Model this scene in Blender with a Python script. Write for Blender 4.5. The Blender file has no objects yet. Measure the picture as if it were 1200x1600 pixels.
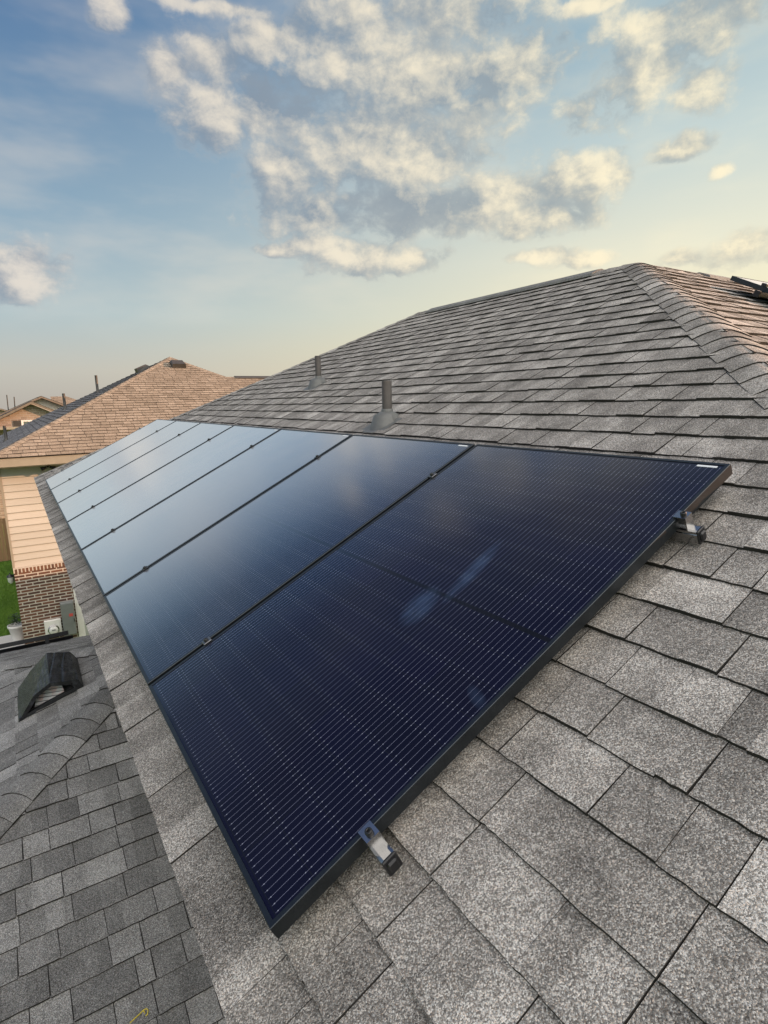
import bpy, math, random
from mathutils import Vector, Matrix
R = math.radians
scene = bpy.context.scene
COL = scene.collection

# ------------------------------------------------------------------ camera
# metric frame: +Y along the eave (away), +X horizontally up the main slope, Z up
GZ = -5.3                                   # ground level in this frame
CAM = Vector((-0.29351, -0.88831, 0.97117))
YAW, PIT, ROL = 0.56806, 0.193339, -0.0205888
cam_d = bpy.data.cameras.new('camera')
cam = bpy.data.objects.new('camera', cam_d); COL.objects.link(cam)
fw = Vector((math.sin(YAW)*math.cos(PIT), math.cos(YAW)*math.cos(PIT), -math.sin(PIT)))
rt = Vector((math.cos(YAW), -math.sin(YAW), 0)); up = rt.cross(fw)
r2 = rt*math.cos(ROL) + up*math.sin(ROL); u2 = -rt*math.sin(ROL) + up*math.cos(ROL)
m = Matrix((r2, u2, -fw)).transposed().to_4x4(); m.translation = CAM
cam.matrix_world = m
cam_d.sensor_fit = 'VERTICAL'; cam_d.sensor_height = 24.0; cam_d.lens = 24.0*896.29/1600
scene.cycles.max_bounces = 6; scene.cycles.diffuse_bounces = 3
cam_d.clip_start = 0.02; cam_d.clip_end = 3000
scene.camera = cam
scene.render.resolution_x, scene.render.resolution_y = 768, 1024

# ------------------------------------------------------------------ light
SUN_AZ, SUN_EL = R(118), R(17)              # azimuth from +Y towards +X
sd = Vector((math.sin(SUN_AZ)*math.cos(SUN_EL), math.cos(SUN_AZ)*math.cos(SUN_EL), math.sin(SUN_EL)))
sun_d = bpy.data.lights.new('sun', 'SUN'); sun_d.energy = 5.0; sun_d.angle = R(0.6)
sun_d.color = (1.0, 0.55, 0.32)
sun = bpy.data.objects.new('sun', sun_d); COL.objects.link(sun)
sun.rotation_euler = sd.to_track_quat('Z', 'Y').to_euler()
scene.view_settings.view_transform = 'Standard'
scene.view_settings.look = 'None'
scene.view_settings.exposure = 0.32
scene.view_settings.gamma = 1.0


def lin(r, g, b):
    f = lambda v: (v/255/12.92) if v/255 <= 0.04045 else ((v/255+0.055)/1.055)**2.4
    return (f(r), f(g), f(b), 1.0)


class NT:
    """small helper to write node trees as expressions"""
    def __init__(self, tree): self.t = tree; self.n = tree.nodes; self.l = tree.links
    def node(self, typ, **kw):
        nd = self.n.new(typ)
        for k, v in kw.items(): setattr(nd, k, v)
        return nd
    def put(self, sock, v):
        if isinstance(v, bpy.types.NodeSocket): self.l.new(v, sock)
        elif v is not None: sock.default_value = v
    def math(self, op, a, b=None, c=None, clamp=False):
        nd = self.node('ShaderNodeMath', operation=op, use_clamp=clamp)
        self.put(nd.inputs[0], a); self.put(nd.inputs[1], b); self.put(nd.inputs[2], c)
        return nd.outputs[0]
    def vec(self, op, a, b=None):
        nd = self.node('ShaderNodeVectorMath', operation=op)
        self.put(nd.inputs[0], a); self.put(nd.inputs[1], b)
        return nd.outputs['Value'] if op in ('LENGTH', 'DOT_PRODUCT', 'DISTANCE') else nd.outputs[0]
    def scale(self, a, s):
        nd = self.node('ShaderNodeVectorMath', operation='SCALE'); self.put(nd.inputs[0], a); self.put(nd.inputs[3], s)
        return nd.outputs[0]
    def smooth(self, v, a, b, lo=0.0, hi=1.0):
        nd = self.node('ShaderNodeMapRange', interpolation_type='SMOOTHSTEP')
        for i, x in enumerate((v, a, b, lo, hi)): self.put(nd.inputs[i], x)
        return nd.outputs[0]
    def mix(self, fac, a, b, blend='MIX'):
        nd = self.node('ShaderNodeMix', data_type='RGBA', blend_type=blend)
        self.put(nd.inputs[0], fac); self.put(nd.inputs[6], a); self.put(nd.inputs[7], b)
        return nd.outputs[2]
    def ramp(self, fac, stops, interp='LINEAR'):
        nd = self.node('ShaderNodeValToRGB'); cr = nd.color_ramp; cr.interpolation = interp
        while len(cr.elements) < len(stops): cr.elements.new(0.5)
        for e, (p, c) in zip(cr.elements, stops): e.position = p; e.color = c
        self.put(nd.inputs[0], fac); return nd.outputs[0]
    def noise(self, v, sc, det=2.0, rough=0.5, dims='3D', dist=0.0):
        nd = self.node('ShaderNodeTexNoise', noise_dimensions=dims)
        self.put(nd.inputs['Vector'], v); nd.inputs['Scale'].default_value = sc
        nd.inputs['Detail'].default_value = det; nd.inputs['Roughness'].default_value = rough
        nd.inputs['Distortion'].default_value = dist
        return nd.outputs[0]
    def sep(self, v):
        nd = self.node('ShaderNodeSeparateXYZ'); self.put(nd.inputs[0], v); return nd.outputs
    def comb(self, x, y, z):
        nd = self.node('ShaderNodeCombineXYZ')
        for i, q in enumerate((x, y, z)): self.put(nd.inputs[i], q)
        return nd.outputs[0]


# ------------------------------------------------------------------ world: hazy evening sky with cumulus
world = bpy.data.worlds.new('World'); scene.world = world; world.use_nodes = True
W = NT(world.node_tree); W.n.clear()
tc = W.node('ShaderNodeTexCoord'); D = tc.outputs['Generated']
dx, dy, dz = W.sep(D)
az = W.math('MULTIPLY', W.math('ARCTAN2', dx, dy), 57.29578)
el = W.math('MULTIPLY', W.math('ARCSINE', dz), 57.29578)
q = W.comb(az, el, 0.0)
sky = W.node('ShaderNodeTexSky', sky_type='NISHITA', sun_disc=False)
sky.sun_elevation = SUN_EL; sky.sun_rotation = SUN_AZ; sky.air_density = 1.2; sky.dust_density = 2.0; sky.ozone_density = 1.2
nish = W.scale(sky.outputs[0], 0.07)
elf = W.math('DIVIDE', el, 60.0, clamp=True)
cool = W.ramp(elf, [(0.0, lin(172, 166, 158)), (0.05, lin(180, 178, 170)), (0.13, lin(162, 180, 186)), (0.25, lin(128, 156, 176)),
                    (0.42, lin(92, 124, 158)), (0.62, lin(52, 88, 140)), (1.0, lin(46, 80, 134))])
warm = W.ramp(elf, [(0.0, lin(226, 211, 178)), (0.08, lin(234, 221, 180)), (0.2, lin(222, 219, 196)), (0.33, lin(186, 200, 198)),
                    (0.5, lin(140, 168, 182)), (0.7, lin(100, 138, 172)), (1.0, lin(66, 104, 154))])
sunaz = W.math('ABSOLUTE', W.math('SUBTRACT', az, 100.0))
wf = W.smooth(sunaz, 104.0, 34.0)
base = W.mix(wf, cool, warm)
base = W.mix(0.10, base, nish)
# clouds: rounded masses in azimuth/elevation, broken up by turbulence
BL = [(15.2,25.6,2.3,1.4),(18.7,27.0,2.6,1.7),(18.9,22.8,3.0,2.6),(23.3,23.7,4.2,2.6),(23.9,19.5,3.4,2.8),(22.3,28.2,3.2,1.7),(30.0,28.5,6.1,2.9),(39.0,29.7,6.6,2.2),(36.7,25.6,7.3,3.3),(43.4,25.9,4.9,2.0),(33.2,21.4,8.6,3.6),(27.2,16.6,5.3,2.2),(34.3,16.6,8.2,2.3),(42.5,16.7,6.8,2.2),(48.6,17.6,4.3,2.1),(51.7,18.0,2.9,1.6),(47.0,15.1,4.4,1.4),(27.1,13.8,3.0,1.0),(30.6,13.0,4.2,1.5),(35.4,12.6,3.0,1.3),(23.6,13.5,2.3,0.6),(54.8,24.5,2.9,2.7),(58.6,26.3,3.6,2.2),(50.5,22.5,2.9,1.5),(59.6,22.8,2.3,1.4),(55.1,26.6,2.4,1.5),(47.7,12.0,2.5,0.6),(51.0,11.5,2.2,0.4),(58.1,19.0,2.1,0.8),(61.2,16.8,1.1,0.5),(2.6,11.4,3.4,1.8),(1.1,10.3,2.2,1.7),(10.5,28.6,1.4,0.9),(19.3,29.9,4.7,0.5),(63.3,10.7,3.1,1.1),(64.6,11.2,2.6,1.2),(59.2,10.9,1.9,0.6),(34.6,30.1,0.8,0.4),(50.6,29.0,2.0,0.5),
      (31,46,10,5),(21,38,7,3.5),(-60,24,10,4),(75,30,12,5),(66,40,8,5),(95,22,9,4)]
def mass(qv):
    M = None
    for (a, e, ra, re) in BL:
        d = W.vec('LENGTH', W.vec('MULTIPLY', W.vec('SUBTRACT', qv, (a, e, 0)), (1/(ra*1.45), 1/(re*1.45), 0)))
        v = W.math('SUBTRACT', 1.0, d)
        M = v if M is None else W.math('SMOOTH_MAX', M, v, 0.22)
    return W.math('MINIMUM', M, 0.80)
Dn = W.vec('MULTIPLY', D, (1.0, 1.0, 1.35))
wn = W.node('ShaderNodeTexNoise', noise_dimensions='3D'); W.put(wn.inputs['Vector'], Dn); wn.inputs['Scale'].default_value = 11.0; wn.inputs['Detail'].default_value = 3.0
warp = W.vec('MULTIPLY', W.vec('SUBTRACT', wn.outputs['Color'], (0.5, 0.5, 0.5)), (4.0, 2.6, 0.0))
qw = W.vec('ADD', q, warp)
OFF = (0.026, -0.016, 0.034)
def big(v): return W.noise(v, 9.5, 2.5, 0.5)
def fine(v): return W.noise(v, 30.0, 7.0, 0.63, dist=0.2)
DnO = W.vec('ADD', Dn, OFF)
b1, b2 = big(Dn), big(DnO)
f1, f2 = fine(Dn), fine(W.vec('ADD', Dn, (0.008, -0.005, 0.011)))
dens = W.math('ADD', mass(qw), W.math('ADD', W.math('MULTIPLY', W.math('SUBTRACT', b1, 0.5), 1.35), W.math('MULTIPLY', W.math('SUBTRACT', f1, 0.5), 1.25)))
cov = W.math('MULTIPLY', W.smooth(dens, -0.06, 0.50), W.smooth(dens, 0.0, 0.9, 0.58, 0.96))
slope = W.math('ADD', W.math('MULTIPLY', W.math('SUBTRACT', b1, b2), 2.3), W.math('MULTIPLY', W.math('SUBTRACT', f1, f2), 1.5))
slope = W.math('ADD', slope, W.math('MULTIPLY', W.math('SUBTRACT', mass(qw), mass(W.vec('ADD', qw, (1.3, 1.3, 0.0)))), 0.55))
light = W.smooth(slope, -0.55, 0.86)
light = W.math('MAXIMUM', light, W.smooth(dens, 0.40, 0.0, 0.0, 0.50))
for (a, e, ra, re, amt) in ((33.5, 16.4, 11.0, 2.6, 0.55), (40.0, 25.2, 6.0, 1.9, 0.4), (24.5, 25.0, 4.5, 1.8, 0.35)):      # thick grey bases
    dd = W.vec('LENGTH', W.vec('MULTIPLY', W.vec('SUBTRACT', qw, (a, e, 0)), (1/ra, 1/re, 0)))
    light = W.math('SUBTRACT', light, W.math('MULTIPLY', W.smooth(dd, 1.0, 0.2), amt), clamp=True)
bright = W.mix(wf, lin(210, 201, 190), lin(238, 225, 192))
dark = W.mix(wf, lin(118, 131, 148), lin(140, 149, 153))
ccol = W.mix(light, dark, bright)
wisp = W.math('MULTIPLY', W.smooth(W.noise(W.vec('MULTIPLY', D, (3.0, 3.0, 9.0)), 1.6, 4.0, 0.5), 0.42, 0.75), 0.30)
skyc = W.mix(W.math('MULTIPLY', wisp, W.smooth(el, 2.0, 12.0)), base, bright)
skyc = W.mix(W.math('MULTIPLY', cov, 0.90), skyc, ccol)
# unseen sky behind the camera: overbright cloud added to light the roof
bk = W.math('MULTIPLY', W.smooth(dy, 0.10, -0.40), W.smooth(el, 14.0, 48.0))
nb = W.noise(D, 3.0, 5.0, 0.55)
fill_cloud = W.mix(W.smooth(nb, 0.35, 0.65), (1.5, 1.45, 1.42, 1), (3.6, 3.36, 3.02, 1))
skyc = W.mix(bk, skyc, fill_cloud)
skyc = W.mix(W.smooth(el, -1.0, -4.0), skyc, lin(120, 116, 104))
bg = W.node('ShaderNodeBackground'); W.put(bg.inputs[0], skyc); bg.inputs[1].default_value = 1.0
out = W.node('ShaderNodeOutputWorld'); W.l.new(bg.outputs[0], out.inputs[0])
world.cycles.sampling_method = 'MANUAL'; world.cycles.sample_map_resolution = 1024

# ------------------------------------------------------------------ helpers
def tag(o, label=None, cat=None, group=None, kind=None):
    if label: o['label'] = label
    if cat: o['category'] = cat
    if group: o['group'] = group
    if kind: o['kind'] = kind
    return o


def thing(name, label, cat, loc=(0, 0, 0), rot=(0, 0, 0), group=None):
    o = bpy.data.objects.new(name, None); COL.objects.link(o)
    o.empty_display_size = 0.2; o.location = loc; o.rotation_euler = rot
    return tag(o, label, cat, group)


class MB:
    """collects geometry for one mesh; every face has a material slot and a tone"""
    def __init__(self): self.v = []; self.f = []; self.m = []; self.t = []; self.s = []
    def face(self, pts, mat=0, tone=0.5, smooth=False):
        i = len(self.v); self.v += [tuple(p) for p in pts]; self.f.append(tuple(range(i, i+len(pts))))
        self.m.append(mat); self.t.append(tone); self.s.append(smooth)
    def add(self, verts, faces, mat=0, tone=0.5, smooth=False):
        i = len(self.v); self.v += [tuple(p) for p in verts]
        for fc in faces:
            self.f.append(tuple(i+k for k in fc)); self.m.append(mat); self.t.append(tone); self.s.append(smooth)
    def box(self, lo, hi, mat=0, tone=0.5, M=None):
        x0, y0, z0 = lo; x1, y1, z1 = hi
        vs = [Vector(p) for p in ((x0,y0,z0),(x1,y0,z0),(x1,y1,z0),(x0,y1,z0),(x0,y0,z1),(x1,y0,z1),(x1,y1,z1),(x0,y1,z1))]
        if M: vs = [M @ p for p in vs]
        self.add(vs, [(0,3,2,1),(4,5,6,7),(0,1,5,4),(1,2,6,5),(2,3,7,6),(3,0,4,7)], mat, tone)
    def bbox(self, lo, hi, b=0.003, mat=0, tone=0.5, M=None):
        """box with chamfered edges"""
        lo = Vector(lo); hi = Vector(hi); cs = []
        for sx in (0, 1):
            for sy in (0, 1):
                for sz in (0, 1):
                    p = Vector((hi.x if sx else lo.x, hi.y if sy else lo.y, hi.z if sz else lo.z))
                    d = Vector((-1 if sx else 1, -1 if sy else 1, -1 if sz else 1))*b
                    cs.append([p+Vector((0, d.y, d.z)), p+Vector((d.x, 0, d.z)), p+Vector((d.x, d.y, 0))])
        k = lambda sx, sy, sz, ax: (sx*4+sy*2+sz)*3+ax
        vs = [p for c in cs for p in c]
        if M: vs = [M @ p for p in vs]
        F = []
        for ax in range(3):
            for s in (0, 1):
                o = [(0,0),(1,0),(1,1),(0,1)]
                ids = []
                for (a, b2) in o:
                    t = [0, 0, 0]; t[ax] = s; t[(ax+1) % 3] = a; t[(ax+2) % 3] = b2
                    ids.append(k(t[0], t[1], t[2], ax))
                F.append(tuple(ids) if s else tuple(reversed(ids)))
        for ax in range(3):
            p, r = (ax+1) % 3, (ax+2) % 3
            for a in (0, 1):
                for c in (0, 1):
                    t0 = [0,0,0]; t0[p] = a; t0[r] = c; t1 = list(t0); t1[ax] = 1
                    F.append((k(*t0, p), k(*t1, p), k(*t1, r), k(*t0, r)))
        for sx in (0, 1):
            for sy in (0, 1):
                for sz in (0, 1): F.append((k(sx,sy,sz,0), k(sx,sy,sz,1), k(sx,sy,sz,2)))
        self.add(vs, F, mat, tone)
    def lathe(self, prof, n=24, mat=0, tone=0.5, M=None, smooth=True, cap=True):
        vs = []; fs = []
        for (r, z) in prof:
            for i in range(n):
                a = 2*math.pi*i/n; p = Vector((r*math.cos(a), r*math.sin(a), z)); vs.append(M @ p if M else p)
        for j in range(len(prof)-1):
            for i in range(n): fs.append((j*n+i, j*n+(i+1) % n, (j+1)*n+(i+1) % n, (j+1)*n+i))
        self.add(vs, fs, mat, tone, smooth)
        if cap:
            self.face(list(reversed(vs[:n])), mat, tone); self.face(vs[-n:], mat, tone)
    def tube(self, pts, r, n=10, mat=0, tone=0.5):
        vs = []; fs = []; pts = [Vector(p) for p in pts]
        for i, p in enumerate(pts):
            t = (pts[min(i+1, len(pts)-1)]-pts[max(i-1, 0)]).normalized()
            a = t.cross(Vector((0, 0, 1)));  a = a.normalized() if a.length > 1e-4 else Vector((1, 0, 0)); b = t.cross(a)
            for j in range(n):
                w = 2*math.pi*j/n; vs.append(p + a*r*math.cos(w) + b*r*math.sin(w))
        for i in range(len(pts)-1):
            for j in range(n): fs.append((i*n+j, i*n+(j+1) % n, (i+1)*n+(j+1) % n, (i+1)*n+j))
        self.add(vs, fs, mat, tone, True)
        self.face(list(reversed(vs[:n])), mat, tone); self.face(vs[-n:], mat, tone)
    def prism(self, prof, axis_from, axis_to, frame, mat=0, tone=0.5):
        """prof: 2D loop; frame=(ex,ey) unit vectors; swept from..to"""
        ex, ey = frame; a = [axis_from+ex*x+ey*y for x, y in prof]; b = [axis_to+ex*x+ey*y for x, y in prof]; n = len(prof)
        self.add(a+b, [(i, (i+1) % n, n+(i+1) % n, n+i) for i in range(n)] + [tuple(reversed(range(n))), tuple(range(n, 2*n))], mat, tone)
    def build(self, name, mats, parent=None):
        me = bpy.data.meshes.new(name); me.from_pydata(self.v, [], self.f); me.update()
        for mt in (mats if isinstance(mats, (list, tuple)) else [mats]): me.materials.append(mt)
        me.polygons.foreach_set('material_index', self.m)
        me.polygons.foreach_set('use_smooth', self.s)
        at = me.attributes.new('tone', 'FLOAT', 'FACE'); at.data.foreach_set('value', self.t)
        o = bpy.data.objects.new(name, me); COL.objects.link(o)
        if parent: o.parent = parent
        return o


def copy_tree(o, parent=None):
    c = o.copy(); COL.objects.link(c); c.parent = parent
    for ch in [x for x in list(COL.objects) if x.parent == o]: copy_tree(ch, c)
    return c


# ------------------------------------------------------------------ materials
def new_mat(name):
    mt = bpy.data.materials.new(name); mt.use_nodes = True; T = NT(mt.node_tree); T.n.clear()
    b = T.node('ShaderNodeBsdfPrincipled'); o = T.node('ShaderNodeOutputMaterial'); T.l.new(b.outputs[0], o.inputs[0])
    return mt, T, b


def bump(T, b, h, dist=0.01, st=0.5):
    nd = T.node('ShaderNodeBump'); nd.inputs['Strength'].default_value = st; nd.inputs['Distance'].default_value = dist
    T.put(nd.inputs['Height'], h); T.l.new(nd.outputs[0], b.inputs['Normal'])


def plain(name, col, rough=0.5, metal=0.0, var=0.25, sc=6.0, spec=0.5, bmp=0.0):
    mt, T, b = new_mat(name); P = T.node('ShaderNodeTexCoord').outputs['Object']
    n = T.noise(P, sc, 5.0, 0.6); n2 = T.noise(P, sc*14, 3.0, 0.6)
    k = T.math('ADD', T.math('MULTIPLY', n, 0.7), T.math('MULTIPLY', n2, 0.3))
    c0 = tuple(x*(1-var) for x in col[:3])+(1,); c1 = tuple(min(1, x*(1+var)) for x in col[:3])+(1,)
    T.put(b.inputs['Base Color'], T.mix(T.smooth(k, 0.3, 0.7), c0, c1))
    T.put(b.inputs['Roughness'], T.smooth(n2, 0.2, 0.8, rough*0.85, min(1, rough*1.15)))
    b.inputs['Metallic'].default_value = metal; b.inputs['Specular IOR Level'].default_value = spec
    if bmp: bump(T, b, n2, 0.004, bmp)
    return mt


def shingle_mat(name, dark, mid, light, g1=260.0, g2=480.0, tint=(1, 1, 1), patch=0.5, wearamt=0.32):
    """asphalt shingle: mineral granules in three shades, blended differently on each tab"""
    mt, T, b = new_mat(name); P = T.node('ShaderNodeTexCoord').outputs['Object']
    at = T.node('ShaderNodeAttribute', attribute_name='tone'); tone = at.outputs['Fac']
    v1 = T.node('ShaderNodeTexVoronoi', feature='F1'); T.put(v1.inputs['Vector'], P); v1.inputs['Scale'].default_value = g1
    v2 = T.node('ShaderNodeTexVoronoi', feature='F1'); T.put(v2.inputs['Vector'], P); v2.inputs['Scale'].default_value = g2
    ra = T.sep(v1.outputs['Color'])[0]; rb = T.sep(v2.outputs['Color'])[1]
    gr = T.math('ADD', T.math('MULTIPLY', ra, 0.62), T.math('MULTIPLY', rb, 0.38))
    gr = T.math('ADD', 0.035, T.math('MULTIPLY', gr, 0.93))
    big = T.noise(P, 1.1, 4.0, 0.55); med = T.noise(P, 7.0, 3.0, 0.55)
    # tone of the tab, worn and patchy
    t = T.math('ADD', T.math('MULTIPLY', T.math('SUBTRACT', tone, 0.5), 0.62), T.math('MULTIPLY', T.math('SUBTRACT', med, 0.5), patch))
    t = T.math('ADD', t, T.math('MULTIPLY', T.math('SUBTRACT', big, 0.5), 0.30))
    x = T.math('ADD', gr, T.math('MULTIPLY', t, 0.62), clamp=True)
    c = T.ramp(x, [(0.0, dark), (0.28, tuple(0.45*p+0.55*q for p, q in zip(dark, mid))), (0.52, mid), (0.78, tuple(0.5*p+0.5*q for p, q in zip(light, mid))), (1.0, light)])
    # a few brown and a few blue-grey granules among the grey, faint water streaks down the slope
    rc = T.sep(v2.outputs['Color'])[2]
    c = T.mix(T.smooth(rc, 0.80, 0.86, 0.0, 0.55), c, T.mix(1.0, c, (1.10, 0.84, 0.66, 1), 'MULTIPLY'))
    c = T.mix(T.smooth(rc, 0.16, 0.10, 0.0, 0.5), c, T.mix(1.0, c, (0.82, 0.94, 1.06, 1), 'MULTIPLY'))
    wear = T.noise(P, 2.6, 6.0, 0.68)
    c = T.mix(T.smooth(wear, 0.52, 0.74, 0.0, wearamt), c, T.mix(1.0, c, (0.62, 0.60, 0.58, 1), 'MULTIPLY'))
    T.put(b.inputs['Base Color'], T.mix(1.0, c, (*tint, 1), 'MULTIPLY'))
    b.inputs['Roughness'].default_value = 0.93; b.inputs['Specular IOR Level'].default_value = 0.25
    bump(T, b, T.math('SUBTRACT', 1.0, v1.outputs['Distance']), 0.0025, 0.55)
    return mt


M_SH = shingle_mat('grey_shingle', (0.040, 0.037, 0.034, 1), (0.232, 0.218, 0.200, 1), (0.82, 0.78, 0.72, 1), 390, 760, wearamt=0.28, patch=0.95)
M_SHL = shingle_mat('lower_grey_shingle', (0.040, 0.040, 0.039, 1), (0.190, 0.190, 0.186, 1), (0.60, 0.60, 0.585, 1), 360, 700)
M_TAN = shingle_mat('tan_shingle', (0.100, 0.080, 0.058, 1), (0.255, 0.210, 0.160, 1), (0.48, 0.41, 0.33, 1), 120, 220)
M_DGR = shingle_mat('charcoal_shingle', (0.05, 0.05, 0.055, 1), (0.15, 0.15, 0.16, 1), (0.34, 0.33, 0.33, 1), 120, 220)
M_FELT = plain('roof_underlay', (0.046, 0.043, 0.040), 0.95, spec=0.1)
M_TRIM = plain('khaki_trim', (0.31, 0.275, 0.215), 0.6, var=0.08)
M_WHITE = plain('white_paint', (0.74, 0.73, 0.70), 0.55, var=0.06)
M_DARKTRIM = plain('dark_trim', (0.05, 0.045, 0.04), 0.5)
M_BLKPL = plain('black_plastic', (0.022, 0.023, 0.026), 0.42, var=0.3, sc=30)
M_BLK = plain('black_metal', (0.012, 0.012, 0.014), 0.38, 0.0, var=0.3)
M_ALU = plain('aluminium', (0.42, 0.42, 0.42), 0.22, 1.0, var=0.12, sc=20)
M_STEEL = plain('dull_steel', (0.20, 0.20, 0.21), 0.4, 0.9, var=0.2, sc=30)
M_FRAME = plain('anodised_black', (0.048, 0.055, 0.062), 0.36, 0.85, var=0.15, sc=20)
M_PIPE = plain('painted_pipe', (0.062, 0.053, 0.046), 0.6, var=0.2, sc=25)
M_BOOT = plain('grey_flashing', (0.150, 0.152, 0.146), 0.55, 0.2, var=0.12, sc=18)
M_STK = plain('white_sticker', (0.80, 0.81, 0.82), 0.4, var=0.05)


def siding_mat():
    mt, T, b = new_mat('cream_siding'); P = T.node('ShaderNodeTexCoord').outputs['Object']
    n = T.noise(T.vec('MULTIPLY', P, (1.0, 1.0, 14.0)), 4.0, 5.0, 0.6); bg_ = T.noise(P, 0.8, 3.0)
    at = T.node('ShaderNodeAttribute', attribute_name='tone').outputs['Fac']
    k = T.math('ADD', T.math('MULTIPLY', n, 0.4), T.math('ADD', T.math('MULTIPLY', bg_, 0.3), T.math('MULTIPLY', at, 0.3)))
    T.put(b.inputs['Base Color'], T.mix(T.smooth(k, 0.3, 0.7), (0.46, 0.43, 0.375, 1), (0.53, 0.495, 0.435, 1)))
    b.inputs['Roughness'].default_value = 0.6; bump(T, b, n, 0.003, 0.3)
    return mt


def brick_mat(name, c1, c2, mortar, rh=0.0677, bw=0.205, rot=None, mort=0.0105):
    mt, T, b = new_mat(name); P = T.node('ShaderNodeTexCoord').outputs['Object']
    x, y, z = T.sep(P)
    h = T.math('ADD', x, y)
    uv = T.comb(h, z, 0.0) if rot is None else T.comb(z, h, 0.0)
    br = T.node('ShaderNodeTexBrick'); T.put(br.inputs['Vector'], uv)
    br.inputs['Scale'].default_value = 1.0; br.offset = 0.5 if rot is None else 0.0; br.inputs['Brick Width'].default_value = bw; br.inputs['Row Height'].default_value = rh
    br.inputs['Mortar Size'].default_value = mort; br.inputs['Mortar Smooth'].default_value = 0.25; br.inputs['Bias'].default_value = 0.0
    br.inputs['Color1'].default_value = c1; br.inputs['Color2'].default_value = c2; br.inputs['Mortar'].default_value = mortar
    n = T.noise(P, 40.0, 5.0, 0.65)
    T.put(b.inputs['Base Color'], T.mix(T.smooth(n, 0.25, 0.8, 0.0, 0.5), br.outputs['Color'], T.mix(0.6, br.outputs['Color'], (0.02, 0.012, 0.01, 1))))
    b.inputs['Roughness'].default_value = 0.9
    bump(T, b, T.math('SUBTRACT', T.math('MULTIPLY', n, 0.3), br.outputs['Fac']), 0.006, 0.8)
    return mt


M_SID = siding_mat()
M_BRICK = brick_mat('brown_brick', (0.185, 0.080, 0.048, 1), (0.085, 0.042, 0.032, 1), (0.58, 0.52, 0.45, 1), rh=0.0715, bw=0.25, mort=0.013)
M_SOLD = brick_mat('soldier_brick', (0.20, 0.09, 0.05, 1), (0.10, 0.05, 0.035, 1), (0.58, 0.52, 0.45, 1), rh=0.0715, bw=0.122, rot=1, mort=0.014)
M_PINKBR = brick_mat('pink_brick', (0.36, 0.21, 0.15, 1), (0.24, 0.13, 0.10, 1), (0.5, 0.45, 0.4, 1))


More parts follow.
